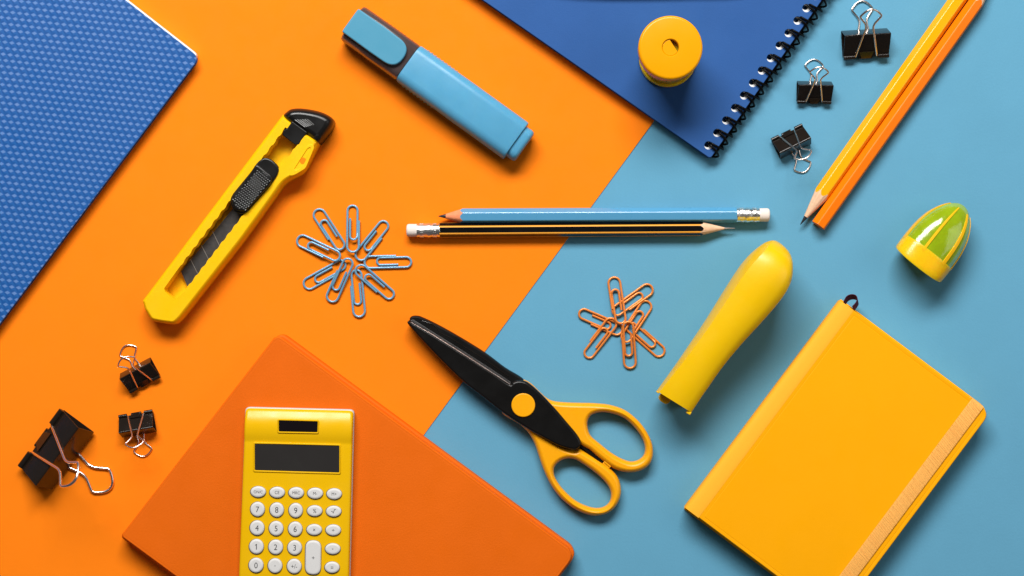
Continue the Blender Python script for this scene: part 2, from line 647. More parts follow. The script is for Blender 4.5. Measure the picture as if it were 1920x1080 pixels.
# ------------------------------------------------------------------ highlighter
F = Frame((661, 43), (983, 275), 10)
t = thing('highlighter', 'wide sky blue highlighter pen with a smoky see-through cap', 'highlighter', F(200, 0, ZO))


def rrect(w, z0, z1, rt, rb, n=5):
    """closed section as (v mm, z mm)"""
    o_ = []
    for cx, cz, r, a0 in ((w - rt, z1 - rt, rt, 0), (-w + rt, z1 - rt, rt, 90), (-w + rb, z0 + rb, rb, 180),
                          (w - rb, z0 + rb, rb, 270)):
        for i in range(n + 1):
            a = math.radians(a0 + 90 * i / n)
            o_.append((cx + r * math.cos(a), cz + r * math.sin(a)))
    return o_


def loft_along(F, secs):
    """secs: (u px, half width px, z0, z1, r top, r bottom)"""
    rings = []
    for u, w, z0, z1, rt, rb in secs:
        rings.append([F(u, v * 3.4, z) for v, z in rrect(w / 3.4, z0, z1, rt, rb)])
    return rings


b0 = ZO + .1
mb = MB().loft(loft_along(F, [(129, 36, b0 + 1.2, 15.0, 4.6, 3.5), (130, 39.5, b0 + .2, 15.8, 5.2, 4),
                              (133, 40.2, b0, 16.0, 5.4, 4), (250, 41, b0, 16.2, 5.6, 4),
                              (374, 41, b0, 16.2, 5.6, 4), (377.5, 40.4, b0 + .2, 15.9, 5.4, 4),
                              (378.5, 38, b0 + 1, 15.2, 4.6, 3)]))
barrel = mb.build('barrel', M['high_blue'], t, 40)
for s in (-1, 1):
    mb = MB()
    for k in range(9):
        u = 146 + k * 8.2
        mb.tube([F(u, s * 38.6, 4.5), F(u, s * 39.7, 8), F(u, s * 38.6, 11.0)], [.0005, .0009, .0005], 8)
    mb.build('grip_ribs', M['high_blue'], barrel, 60)
mb = MB().loft(loft_along(F, [(378, 33, b0 + 1.6, 14.4, 4.4, 3.4), (391, 33.5, b0 + 1.6, 14.4, 4.4, 3.4),
                              (396, 32, b0 + 2.2, 13.8, 4.0, 3), (398, 28.5, b0 + 3.2, 12.6, 3.4, 2.6)]))
mb.build('end_plug', M['high_blue'], t, 50)
mb = MB().loft(loft_along(F, [(-1.5, 34, b0 + 2.4, 12.4, 3.6, 3), (0, 37, b0 + 1.0, 13.8, 4.4, 3.6),
                              (4, 38.6, b0 + .4, 14.4, 4.8, 4), (60, 39.2, b0 + .2, 14.8, 5, 4),
                              (126, 39.2, b0 + .2, 15.0, 5, 4), (128.4, 38.2, b0 + .8, 14.6, 4.6, 3.6)]))
cap = mb.build('cap', M['smoke'], t, 50)
for s in (-1, 1):
    mb = MB()
    for k in range(8):
        u = 52 + k * 8.2
        mb.tube([F(u, s * 36.6, 4.5), F(u, s * 37.4, 8), F(u, s * 36.6, 10.5)], [.0005, .0009, .0005], 8)
    mb.build('grip_ribs', M['smoke'], cap, 60)
tong = fillet([(-2, -26.5), (60, -27), (119, -26), (119, 26), (60, 27), (-2, 26.5)], [3, 0, 27, 27, 0, 3], 10)
tw = [tuple(F(a.x, a.y, 0))[:2] for a in tong]
mb = MB().solid([tw], prof(15.1, 17.4, .7, 4, .3), px=False)
mb.build('pocket_clip', M['high_clip'], cap, 40)
mb = MB().loft(loft_along(F, [(-3.2, 24, 11.0, 16.6, 1.2, .8), (-2.2, 26.3, 10.0, 17.2, 1.2, .8), (6, 26.3, 10, 17.3, .8, .8)]))
mb.build('clip_root', M['high_clip'], cap, 40)
# white felt holder seen dimly through the cap
MB().loft(loft_along(F, [(60, 12, 5, 11, 2.4, 2.4), (70, 20, 3, 12.4, 3, 3), (127, 22, 3, 12.6, 3, 3)])
          ).build('tip_holder', M['black'], barrel, 40)

# ------------------------------------------------------------------ utility knife
t = thing('utility_knife', 'yellow snap-off utility knife with black slider and black end cap', 'knife', P(430, 410, ZO))
outer = [(531, 214.5), (267.8, 564), (272.5, 581), (285.5, 602), (306, 606), (329, 609), (340, 599.5), (457, 450.5),
         (517, 367.5), (531, 347), (541, 338.5), (556, 331.5), (567, 325.5), (576, 314), (600, 266), (577, 251)]
outer = fillet(outer, [0, 3, 4, 6, 6, 6, 6, 10, 10, 10, 8, 8, 8, 10, 3, 2], 3)


def scallop(p0, p1, n, amp, side):
    """wavy slot edge between two pixels"""
    a, b = Vector(p0), Vector(p1)
    d = (b - a).normalized()
    nn = Vector((-d.y, d.x)) * side
    r = []
    for i in range(n):
        for q_, hgt in ((0, 0), (.25, .15), (.5, .9), (.75, 1), (.9, .4)):
            r.append(tuple(a.lerp(b, (i + q_) / n) + nn * amp * hgt))
    return r


slot = []
slot += scallop((537, 241), (340, 500), 15, 1.9, -1)
slot += [(311.5, 541), (313, 546), (322, 555), (329, 560), (333, 558.5)]
slot += scallop((349, 545), (556, 277), 17, 1.6, -1)
slot += [(567, 262)]
MB().solid([outer, slot], [(0, 2.5), (0, 9), (.2, 10.6), (.8, 12.2), (1.6, 13.2), (2.0, 13.4)], h=9, hole_k=0.12).build(
    'handle', M['knife_yellow'], t, 28)
hb = MB().solid([outer], prof(ZO + .05, 4.2, .2, 2, .6), h=9).build('handle_floor', M['knife_yellow'], t)
# triangular lug with its moulded recess and hanging hole
lug = fillet([(541, 330), (574, 274), (584, 269), (590, 275), (573, 316), (551, 329)], 5, 4)
MB().solid([lug, fillet([(551, 318), (577, 278), (582, 276), (583, 280), (570, 307), (557, 319)], 3, 3)],
           prof(13.1, 13.9, .3, 3)).build('hanging_lug', M['knife_yellow'], t)
MB().solid([circle(568, 301.5, 6.2, n=20)], prof(13.1, 13.48, .05, 2)).build('hanging_hole', M['orange_sheet'], t)
blade = [(446, 378), (476, 400), (353.5, 545), (338, 509)]
MB().solid([blade], prof(6.2, 6.9, .08, 2), h=9).build('blade', M['steel'], t)
mb = MB()
for a, b in (((355.5, 485.5), (372, 518)), ((376, 459), (393, 492)), ((397, 433), (413, 466))):
    d = Vector((b[0] - a[0], b[1] - a[1])).normalized()
    nn = Vector((-d.y, d.x)) * .45
    a, b = Vector(a), Vector(b)
    mb.solid([[a - nn, b - nn, b + nn, a + nn]], prof(6.85, 6.97, .02, 1), h=9)
mb.build('score_lines', M['score'], t)
sl = fillet([(483, 303), (496, 294), (511, 300), (523.5, 314), (521, 327), (506, 349), (462, 399), (452, 401.5),
             (438, 397), (430.5, 378), (434, 366), (470, 322)], 9, 4)
slider = MB().solid([sl], prof(9, 14.6, .8, 4)).build('slider', M['black'], t)
sl2 = fillet([(480, 306), (512, 331), (506, 346), (459, 397), (440, 394), (432.5, 377), (436, 366), (470, 323)], 7, 4)
MB().solid([sl2], prof(14.5, 16.4, 1.0, 4)).build('thumb_pad', M['black'], slider)
mb = MB()
a, bx = Vector((497, 327)), Vector((446, 388))
d = (bx - a)
L_ = d.length
d.normalize()
nn = Vector((-d.y, d.x))
for i in range(19):
    for j in range(-4, 5):
        off = .5 if i % 2 else 0
        u, v = i * L_ / 18, (j + off) * 4.3
        if abs(v) > 15.5 or (i in (0, 18) and abs(v) > 8):
            continue
        q = a + d * u + nn * v
        base = [tuple(P(*(q + d * x * 2.2 + nn * y * 2.3), 16.38)) for x, y in ((-1, 0), (0, -1), (1, 0), (0, 1))]
        apex = P(q.x, q.y, 16.56)
        mb.add(base + [tuple(apex)], [(0, 1, 4), (1, 2, 4), (2, 3, 4), (3, 0, 4)])
mb.build('grip_studs', M['stud'], slider, 5)
cap_out = catmull([(529, 217), (537, 206), (547, 201.5), (565, 201), (590, 205), (608, 211), (621, 219.5),
                   (623.5, 228), (618, 242), (600, 265.5), (594, 267), (574, 253), (546, 234)], 5)
endcap = MB().solid([cap_out], [(0, ZO + .1), (0, 8), (.25, 10.5), (.9, 12.6), (1.8, 13.9), (2.7, 14.6), (3.4, 14.9),
                                (4.0, 15.0)]).build('end_cap', M['black'], t, 60)
dent = catmull([(556, 226), (566, 221.5), (581, 224), (594, 233), (588, 245), (577, 243)], 5)
mb = MB()
for k in range(6):
    a = Vector((553 + k * 4.6, 224.5 - k * .2))
    b = a + Vector((19 - k * 1.2, 14 - k * .6))
    mb.tube([tuple(P(*a, 15.0)), tuple(P(*b, 15.0))], .00022, 6)
mb.build('cap_ridges', M['black_gloss'], endcap)
plug = fillet([(549, 228), (577.5, 249), (566, 263), (562, 271), (554.5, 272.5), (531, 254), (532.5, 245.5),
               (540, 241)], 2, 3)
MB().solid([plug], prof(4.3, 13.75, .4, 3), h=11).build('cap_plug', M['black'], endcap)

# ------------------------------------------------------------------ pencils


def pencil(name, label, A, B, body, wood, lead, tip_at_a=True, tip_px=None, wood_len=None, lead_len=None, roll=0.0,
           stripes=None, ferrule=False, rpx=13.0, z_base=ZO, lead_r=None, tipped=True):
    """A = sharpened end, B = other end, pixels"""
    rin = rpx / 3.4 * .985
    Fp = Frame(A, B, z_base + rin)
    rc = rin / math.cos(math.pi / 6)
    zc = z_base + rc * max(abs(math.sin(roll + k * math.pi / 3)) for k in range(6)) + .03
    t = thing(name, label, 'pencil', Fp(Fp.len / 2, 0, z_base), 'pencils')
    n = 72
    total = Fp.len
    wl, ll = wood_len, lead_len
    cone = wl + ll
    tan = rin * 3.4 / cone            # cone meets the flats of the hexagon at u = cone
    lr = lead_r if lead_r else ll * tan / 3.4

    def Rh(a):
        b_ = (a - roll) % (math.pi / 3) - math.pi / 6
        r_ = rin / math.cos(b_)
        return min(r_, rc * .965)

    def pt(u, r, a):
        return Fp(u, r * 3.4 * math.cos(a), zc + r * math.sin(a))
    AN = [2 * math.pi * i / n for i in range(n)]
    bend = total - (62 if ferrule else 0)
    mb = MB()
    start = [pt(Rh(a) / rin * cone if tipped else 0, Rh(a), a) for a in AN]
    end = [pt(bend, Rh(a), a) for a in AN]
    k = len(mb.v)
    mb.loft([start, end], cap0=not tipped, cap1=True)
    if stripes:
        for i in range(n):
            a = (AN[i] + math.pi / n - roll) % (math.pi / 3)
            a = min(a, math.pi / 3 - a)
            if a < math.radians(7.5):
                mb.m[i] = 1
    mb.build('shaft', [body] + ([stripes] if stripes else []), t, 14)
    if tipped:
        q = [pt(Rh(a) / rin * cone + .6, Rh(a) * .985, a) for a in AN]
        s2 = [pt(Rh(a) / rin * cone, Rh(a), a) for a in AN]
        s1 = [pt(ll, lr, a) for a in AN]
        MB().loft([q, s2, s1], cap0=False, cap1=True).build('sharpened_wood', wood, t, 40)
        MB().loft([[pt(ll + 1, lr * 1.0, a) for a in AN], [pt(ll - .3, lr * .97, a) for a in AN],
                   [pt(1.2, max(lr * .22, .22), a) for a in AN],
                   [pt(0, .1, a) for a in AN]]).build('lead', lead, t, 40)
    else:
        MB().loft([[pt(-.25, 1.1, a) for a in AN], [pt(.3, 1.1, a) for a in AN]]).build('lead', lead, t)
    if ferrule:
        r = rin * 1.0
        pr_ = [(bend - 1, r * 1.0), (bend, r * 1.05)]
        for k in range(4):
            pr_ += [(bend + 3 + k * 3, r * 1.05), (bend + 4.2 + k * 3, r * 1.01)]
        pr_ += [(bend + 16, r * 1.06), (bend + 20, r * 1.12), (bend + 24, r * 1.06)]
        for k in range(4):
            pr_ += [(bend + 27 + k * 3.2, r * 1.05), (bend + 28.4 + k * 3.2, r * 1.01)]
        pr_ += [(bend + 42, r * 1.05), (bend + 42.5, r * .98)]
        fe = MB().loft([[pt(u, r_, a) for a in AN] for u, r_ in pr_]).build('ferrule', M['ferrule'], t, 50)
        mb = MB()
        for uu in (9, 33):
            for k in range(10):
                a = 2 * math.pi * k / 10 + .2
                mb.loft([[pt(bend + uu + 4.2 * math.cos(b_), r * rr, a + .20 * math.sin(b_)) for b_ in
                          [2 * math.pi * i / 10 for i in range(10)]] for rr in (1.0, 1.075)])
        mb.build('crimp_marks', M['ferrule'], fe, 30)
        er = [(bend + 41, r * .95), (total - 5, r * .97), (total - 2, r * .90), (total - .6, r * .72), (total, r * .4)]
        MB().loft([[pt(u, r_, a) for a in AN] for u, r_ in er]).build('eraser', M['eraser'], t, 50)
    return t


pencil('pencil', 'light blue pencil with white eraser, sharpened end pointing left', (822, 405.5), (1443, 403),
       M['pen_blue'], M['wood_pink'], M['lead'], wood_len=27, lead_len=14, roll=math.radians(-8), ferrule=True,
       rpx=13.2)
pencil('pencil', 'black pencil with gold stripes and white eraser, sharpened end pointing right', (1378, 428),
       (762, 432), M['pen_black'], M['wood'], M['lead_pale'], wood_len=40, lead_len=20, roll=math.radians(5),
       stripes=M['pen_gold'], ferrule=True, rpx=12.6, lead_r=.55)
pencil('pencil', 'yellow pencil with its sharp graphite point showing at the lower end', (1500.5, 421.5),
       (1868, -104), M['pen_yellow'], M['wood'], M['lead'], wood_len=48, lead_len=18, roll=math.radians(-1), rpx=14.2,
       z_base=0)
# the orange one lies the other way round: flat end low, sharpened end leaving the photo
fl = Vector((1534, 423))
dr = Vector((305, -431)).normalized()
tp = fl + dr * 580
pencil('pencil', 'orange pencil lying against the yellow one with its flat end at the bottom', tuple(tp), tuple(fl),
       M['pen_orange'], M['wood'], M['lead'], wood_len=44, lead_len=18, roll=math.radians(15), rpx=13.4, z_base=0)

# ------------------------------------------------------------------ binder clips


def binder(label, Wd, L, hl, rw, alpha=46, flare=.22):
    """local mm frame: x along the jaw, y from jaw to spine, z up; root at the jaw"""
    t = thing('binder_clip', label, 'binder clip', (0, 0, 0), 'black binder clips')
    al = math.radians(alpha)
    mm = .001
    th = .45
    rj = .075 * L + .15
    z0 = rj + .12
    ca, sa = math.cos(al), math.sin(al)
    lo0, lo1 = Vector((0, z0)), Vector((L, z0))
    up1 = Vector((L * ca, z0 + L * sa))
    up0 = Vector((-.1, z0 + 1.5 * rj))
    line = fillet([lo0, lo1, up1, up0], [0, 1.6, 1.0, 0], 6, False)
    # mid-face fold lines are part of the pressed sheet
    inn = []
    for i, p in enumerate(line):
        a, b = line[max(i - 1, 0)], line[min(i + 1, len(line) - 1)]
        d = (b - a).normalized()
        inn.append(p + Vector((-d.y, d.x)) * th)
    ring = [(p.x, p.y) for p in line] + [(p.x, p.y) for p in inn[::-1]]
    mb = MB()
    k = len(ring)
    e = .12
    nl = len(line)

    def R_(x, sh):
        o_ = []
        for i in range(nl):
            q = line[i].lerp(inn[i], sh)
            o_.append((x * mm, q.x * mm, q.y * mm))
        for i in range(nl - 1, -1, -1):
            q = inn[i].lerp(line[i], sh)
            o_.append((x * mm, q.x * mm, q.y * mm))
        return o_
    rings = [R_(-Wd / 2, .3), R_(-Wd / 2 + e, 0), R_(Wd / 2 - e, 0), R_(Wd / 2, .3)]
    mb.loft(rings, cap0=False, cap1=False)
    for rr in (rings[0], rings[-1]):
        fs = [(i, i + 1, k - 2 - i, k - 1 - i) for i in range(nl - 1)]
        mb.add(rr, fs)
    # rolled lips: outer rolls on the upper jaw, a middle roll on the lower jaw
    def roll_(x0, x1, y, z, r):
        n_ = 14
        mb.loft([[(x * mm, (y + r * q * math.cos(2 * math.pi * i / n_)) * mm,
                   (z + r * q * math.sin(2 * math.pi * i / n_)) * mm) for i in range(n_)]
                 for x, q in ((x0, .86), (x0 + .15, 1), (x1 - .15, 1), (x1, .86))])
    zu = z0 + 1.5 * rj + .25
    for s in (-1, 1):
        a, b = sorted((s * Wd * .25, s * Wd * .497))
        roll_(a, b, -.35, zu, rj)
    roll_(-Wd * .15, Wd * .15, -.2, z0 + .1, rj * 1.0)
    # little stamped tab between the rolls
    tw, tn = Wd * .16, Wd * .10
    yb = -.9
    dirv = Vector((ca, sa))
    q0 = Vector((up0.x, up0.y)) + dirv * (.22 * L)
    tabs = []
    for lift in (-.05, .4):
        nv = Vector((-sa, ca)) * lift
        tabs.append([(-tw * mm, (q0.x + nv.x) * mm, (q0.y + nv.y) * mm), (tw * mm, (q0.x + nv.x) * mm, (q0.y + nv.y) * mm),
                     (tn * mm, (yb + nv.x) * mm, (up0.y - .6 + nv.y) * mm), (-tn * mm, (yb + nv.x) * mm, (up0.y - .6 + nv.y) * mm)])
    mb.loft(tabs)
    mb.build('body', M['black_gloss'], t, 40)

    def handle_path():
        a, n_, fl_ = Wd * .235, Wd * .065, Wd * flare
        right = [(a, 0), (n_, .66 * hl), (fl_, .85 * hl)]
        arc = []
        for i in range(1, 10):
            s = i / 10
            x = fl_ * (1 - 2 * s)
            y = .85 * hl + .15 * hl * (1 - (1 - 2 * s) ** 2)
            arc.append((x, y))
        left = [(-x, y) for x, y in right[::-1]]
        pts = right + arc + left
        rad = [0, .08 * hl, .035 * hl] + [0] * 9 + [.035 * hl, .08 * hl, 0]
        return fillet(pts, rad, 5, False)
    hp = handle_path()
    # upper handle rests on the upper spine edge
    y0, zz0 = 0.0, zu
    y1, zz1 = L * ca - .3, z0 + L * sa + .55 + rw
    d = Vector((y1 - y0, zz1 - zz0)).normalized()
    mb = MB().tube([(x * mm, (y0 + d.x * y) * mm, (zz0 + d.y * y) * mm) for x, y in hp], rw * mm, 10)
    mb.build('handle', M['chrome'], t, 60)
    mb = MB().tube([(x * mm, y * mm, (rw + .06) * mm) for x, y in hp], rw * mm, 10)
    mb.build('handle', M['chrome'], t, 60)
    return t


def place(o, jaw, sd, z):
    o.location = P(jaw[0], jaw[1], z + 1.5)
    o.location.z = z * .001
    o.rotation_euler = (0, 0, math.atan2(-sd[0], -sd[1]))


med = binder('medium black binder clip, the upper of two whose handles point up beside the yellow pencil', 25.2, 15.3,
             30.8, .58, flare=.235)
place(med, (1622.5, 106), (-.06, -1), 0.02)
sm = binder('small black binder clip standing between the medium clip and the tilted clip, handles pointing up', 19, 11.8,
            23.5, .47, flare=.275)
place(sm, (1525.5, 191), (.02, -1), 0.02)
for jaw, sd, z, lab in (
        ((1475, 250), (.44, .897), 0.02,
         'small tilted black binder clip on blue with handles pointing down, nearest the pencil tip'),
        ((272, 719), (-.475, -.88), ZO + .02,
         'small tilted black binder clip on orange with handles pointing up to the left'),
        ((255.5, 777), (.17, .985), ZO + .02,
         'small black binder clip on orange with its handles pointing down, beside the largest clip')):
    o = dup(sm, (0, 0, 0), (0, 0, 0), lab)
    place(o, jaw, sd, z)
big = binder('largest black binder clip, at the bottom left corner on the orange sheet', 39, 21.2, 46, .82, 47, flare=.205)
place(big, (81, 822), (.806, .593), ZO + .02)

# ------------------------------------------------------------------ paper clips


def gem_path():
    pts = [(11, 60), (11, 12)]

    def arc(cx, cy, r, a0, a1, n=12):
        return [(cx + r * math.cos(math.radians(a0 + (a1 - a0) * i / n)),
                 cy + r * math.sin(math.radians(a0 + (a1 - a0) * i / n))) for i in range(1, n + 1)]
    pts += arc(0, 12, 11, 0, -180)
    pts += [(-10.6, 79)]
    pts += arc(-1.2, 79, 9.4, 180, 0)
    pts += [(8.0, 31)]
    pts += arc(1.2, 31, 6.8, 0, -180)
    pts += [(-5.4, 64)]
    # lift the inner loop a little, as bent wire does
    out = []
    for i, (x, y) in enumerate(pts):
        lift = 0.0 if i < 28 else .35
        out.append((x, y, lift))
    return out


def clip_proto(label, group, m, scale=1.0, r=.62):
    t = thing('paper_clip', label, 'paper clip', (0, 0, 0), group)
    k = .001 / 3.4 * scale
    raw = gem_path()
    dense = []
    for a, b in zip(raw, raw[1:]):
        n_ = max(1, int(math.hypot(b[0] - a[0], b[1] - a[1]) / 8))
        for i in range(n_):
            dense.append(tuple(a[j] + (b[j] - a[j]) * i / n_ for j in range(3)))
    dense.append(raw[-1])
    MB().tube([(x * k, y * k, z * .001) for x, y, z in dense], r * .001, 10).build('wire', m, t, 60)
    return t


def put_clip(o, inner, outer_, flipped, mirror, zc, z, r=.62, length=90):
    """inner and outer = pixel ends of the clip; flipped: double loop end lies outside"""
    a, b = (outer_, inner) if flipped else (inner, outer_)
    za, zb = (0, zc) if flipped else (zc, 0)
    A, B = P(*a, z), P(*b, z)
    d = Vector((B.x - A.x, B.y - A.y))
    yaw = math.atan2(-d.x, d.y)
    pitch = math.atan2((zb - za) * .001, d.length)
    if not flipped:            # hold the outer end where it belongs
        d2 = d.normalized() * (length * U)
        A = Vector((B.x - d2.x, B.y - d2.y, A.z))
    rm = Matrix.Rotation(yaw, 4, 'Z') @ Matrix.Rotation(pitch, 4, 'X')
    if mirror:
        rm = rm @ Matrix.Rotation(math.pi, 4, 'Y')
    o.rotation_euler = rm.to_euler()
    o.location = (A.x, A.y, (z + za + r + .03 + (.35 if mirror else 0)) * .001)


def z8(x, y):
    return (520 + x / 4.154, 360 + y / 4.154)


def z4(x, y):
    return (1060 + x / 5.14, 500 + y / 5.14)


blues = [  # inner, outer, flipped, mirror, height of the inner end, place in the ring
    (z8(592, 478), z8(592, 98), 0, 0, 2.2, 'pointing straight up'),
    (z8(622, 528), z8(858, 233), 0, 0, 0.8, 'pointing up to the right'),
    (z8(662, 548), z8(1050, 540), 0, 1, 0.0, 'lying level and pointing right'),
    (z8(590, 556), z8(902, 828), 0, 0, 1.7, 'pointing down to the right'),
    (z8(608, 590), z8(642, 975), 1, 1, 0.0, 'pointing straight down'),
    (z8(572, 500), z8(412, 855), 1, 1, 1.9, 'pointing steeply down to the left'),
    (z8(548, 545), z8(208, 735), 1, 0, 0.0, 'pointing down to the left just under the level one'),
    (z8(510, 528), z8(155, 362), 1, 0, 2.4, 'pointing left and slightly up'),
    (z8(520, 470), z8(302, 138), 1, 0, 0.9, 'pointing up to the left')]
pro = clip_proto('', 'blue paper clips laid out as a flower', M['clip_blue'])
for i, (a, b, fl_, mi, zc, lab) in enumerate(blues):
    o = pro if i == 0 else dup(pro, (0, 0, 0), (0, 0, 0))
    o['label'] = 'blue paper clip of the flower, ' + lab
    put_clip(o, a, b, fl_, mi, zc, ZO)

oranges = [
    (z4(530, 550), z4(462, 98), 1, 0, 2.3, 'pointing straight up'),
    (z4(440, 470), z4(835, 190), 1, 1, 0.7, 'reaching furthest up to the right'),
    (z4(560, 705), z4(805, 335), 1, 0, 1.6, 'pointing up to the right, below a longer reaching one'),
    (z4(570, 520), z4(945, 850), 1, 0, 0.0, 'pointing down to the right'),
    (z4(590, 500), z4(625, 982), 1, 1, 2.9, 'pointing straight down'),
    (z4(490, 478), z4(192, 872), 0, 0, 1.2, 'pointing down to the left'),
    (z4(585, 640), z4(125, 440), 0, 1, 0.0, 'pointing left and slightly up')]
pro = clip_proto('', 'orange paper clips laid out as a star', M['clip_orange'])
for i, (a, b, fl_, mi, zc, lab) in enumerate(oranges):
    o = pro if i == 0 else dup(pro, (0, 0, 0), (0, 0, 0))
    o['label'] = 'orange paper clip of the star, ' + lab
    put_clip(o, a, b, fl_, mi, zc, 0)

# ------------------------------------------------------------------ craft scissors


def z3(x, y):
    return (740 + x / 2.571, 570 + y / 2.571)


t = thing('craft_scissors', 'craft scissors with black blade covers and amber yellow finger loops', 'scissors',
          P(981, 760, 0))
up = [(72, 72), (84, 58), (105, 56), (130, 62), (200, 95), (300, 150), (430, 230), (530, 305), (625, 368), (600, 420),
      (520, 470), (300, 290), (150, 170), (85, 95)]
MB().solid([catmull([z3(*q) for q in up], 5)], [(0, 1.2), (0, 6.0), (.2, 6.8), (.6, 7.3), (1.1, 7.4)], h=6).build(
    'upper_blade_cover', M['black_matte'], t, 40)
mb = MB()
mb.tube([tuple(P(*z3(x, y), 7.4)) for x, y in ((132, 80), (185, 98), (205, 118), (218, 140), (262, 160), (420, 258),
                                               (550, 350))], .00025, 6)
mb.tube([tuple(P(*z3(*q), 7.3)) for q in circle(170, 108, 14, n=14)], .00022, 6, True)
mb.build('moulded_lines', M['black_gloss'], t, 60)
# serrated steel blade peeping between the two covers
ed = [z3(76, 78), z3(90, 76), z3(180, 132), z3(330, 226), z3(470, 316), z3(560, 376), z3(560, 400), z3(85, 98)]
MB().solid([ed], prof(8.0, 8.9, .1, 2)).build('blade', M['steel'], t, 20)
low = [(60, 90), (66, 82), (78, 84), (180, 143), (330, 238), (470, 328), (552, 384), (566, 378), (590, 368), (620, 370),
       (650, 384), (700, 428), (770, 500), (830, 570), (880, 630), (899, 668), (890, 694), (862, 703), (790, 684),
       (700, 636), (620, 590), (520, 524), (420, 446), (330, 376), (230, 280), (130, 175), (75, 112)]
MB().solid([catmull([z3(*q) for q in low], 4)],
           [(0, 4.5), (0, 9.6), (.12, 10.3), (.4, 10.9), (.8, 11.25), (1.3, 11.4)]).build(
    'lower_blade_cover', M['black_matte'], t, 60)
# pinkish bright strip that paints the highlight along the lower cover's edge
mb = MB().tube([tuple(P(*z3(x, y), 11.0)) for x, y in ((78, 88), (180, 147), (330, 242), (470, 332), (556, 388))],
               [.0002, .0004, .0005, .0005, .0003], 8)
mb.build('edge_highlight', M['ridge'], t, 60)
pv = MB().solid([circle(*z3(620, 488), 22.3, n=48)], prof(11, 12.3, .5, 4)).build('pivot_cap', M['scissor_yellow'], t)
hr = [(566, 390), (590, 363), (625, 366), (660, 386), (700, 424), (735, 455), (770, 470), (830, 476), (900, 478),
      (970, 480), (1040, 488), (1110, 512), (1170, 558), (1215, 615), (1243, 680), (1243, 745), (1215, 788), (1165, 810),
      (1110, 811), (1050, 790), (985, 742), (940, 704), (902, 682), (850, 640), (760, 530), (660, 440), (600, 400)]
hrh = [(930, 590), (934, 556), (955, 532), (1000, 522), (1055, 530), (1105, 550), (1150, 588), (1190, 640), (1208, 690),
       (1203, 728), (1180, 752), (1145, 762), (1105, 752), (1050, 722), (990, 675), (945, 635)]
MB().solid([catmull([z3(*q) for q in hr], 4), catmull([z3(*q) for q in hrh], 4)],
           [(1.0, .9), (.3, 1.6), (0, 3), (0, 5.5), (.25, 6.7), (.9, 7.9), (1.7, 8.6), (2.3, 8.8)], h=7).build(
    'finger_loop', M['scissor_yellow'], t, 60)
hl_ = [(540, 500), (516, 516), (528, 537), (560, 556), (605, 583), (640, 616), (668, 660), (688, 712), (705, 765), (730, 828), (765, 892),
       (815, 950), (880, 996), (950, 1021), (1010, 1016), (1055, 990), (1084, 945), (1092, 895), (1078, 840),
       (1040, 795), (990, 758), (930, 722), (890, 700), (860, 706), (790, 680), (700, 610), (640, 560), (580, 510)]
hlh = [(768, 815), (772, 785), (795, 760), (830, 746), (870, 750), (915, 776), (965, 812), (1015, 858), (1042, 905),
       (1040, 950), (1015, 978), (975, 987), (925, 976), (870, 948), (815, 898), (780, 850)]
MB().solid([catmull([z3(*q) for q in hl_], 4), catmull([z3(*q) for q in hlh], 4)],
           [(1.0, .15), (.3, .9), (0, 2.3), (0, 4.9), (.25, 6.1), (.9, 7.3), (1.7, 8.0), (2.3, 8.2)], h=6.5).build(
    'finger_loop', M['scissor_yellow'], t, 60)
MB().solid([fillet([z3(892, 684), z3(906, 674), z3(1020, 752), z3(1006, 782)], 2, 3)], prof(2, 6.4, .3, 3)).build(
    'tang', M['black_matte'], t)
mb = MB().solid([fillet([z3(1000, 770), z3(1018, 752), z3(1048, 780), z3(1030, 800)], 2, 3)], prof(2, 7.0, .5, 3))
mb.solid([fillet([z3(1008, 762), z3(1013, 757), z3(1044, 783), z3(1039, 788)], 1, 2)], prof(6.9, 7.6, .2, 2))
mb.build('stop_bumper', M['scissor_yellow'], t)

# ------------------------------------------------------------------ stapler
Fs = Frame((1267, 755), (1455, 452), 26)
t = thing('stapler', 'bright yellow stapler seen from above with a rounded rear end', 'stapler', Fs(170, 10, 0))
tab = [  # u, left, right, top z, crease inset px (left)
    (0, -42, 36, 29, 3.5), (30, -40, 36.5, 30.4, 4), (60, -38, 37.5, 31.6, 5), (95, -36.5, 39, 33, 6),
    (130, -35, 42.5, 34.3, 6.5), (165, -34.2, 47.5, 35.6, 7), (200, -34, 54, 36.8, 7.5), (235, -34, 60, 37.9, 8),
    (265, -33.6, 63.8, 38.7, 8.5), (285, -32.8, 64.6, 39.0, 9), (300, -31, 63.2, 38.9, 9.5), (313, -28.6, 60, 38.3, 9.5),
    (326, -25, 54, 36.9, 9), (338, -20.5, 47, 34.8, 7.5), (348, -15, 38.5, 31.2, 5.5), (355, -8.5, 28.5, 26.5, 3.5),
    (359.5, 0, 17, 20, 1.5)]
rings = []
for u, l, r, zt, cr in tab:
    zb = 9.0
    w = r - l
    sec = []
    # from left bottom, up the left wall, over the crowned top, down the right wall
    sec.append((l + 6, zb))
    sec.append((l + 3.5, zb + (zt - zb) * .35))
    sec.append((l + 1.2 + cr * .45, zb + (zt - zb) * .72))
    sec.append((l + cr * 1.25, zt - (zt - zb) * .115))
    sec.append((l + cr * 1.42, zt - (zt - zb) * .062))
    for s in (.22, .35, .5, .65, .78, .88):
        x = l + cr * 1.42 + (w - cr * 1.42) * s
        sec.append((x, zt - (zt - zb) * (.06 * ((1 - s * 1.9) ** 2 if s < .5 else (s * 2 - 1) ** 2 * 2.2))))
    sec.append((r - w * .03, zt - (zt - zb) * .155))
    sec.append((r - w * .008, zt - (zt - zb) * .24))
    sec.append((r - 1.0, zb + (zt - zb) * .45))
    sec.append((r - min(7, w * .12), zb))
    rings.append([Fs(u, x, z) for x, z in sec])
fine = []
K = len(rings[0])
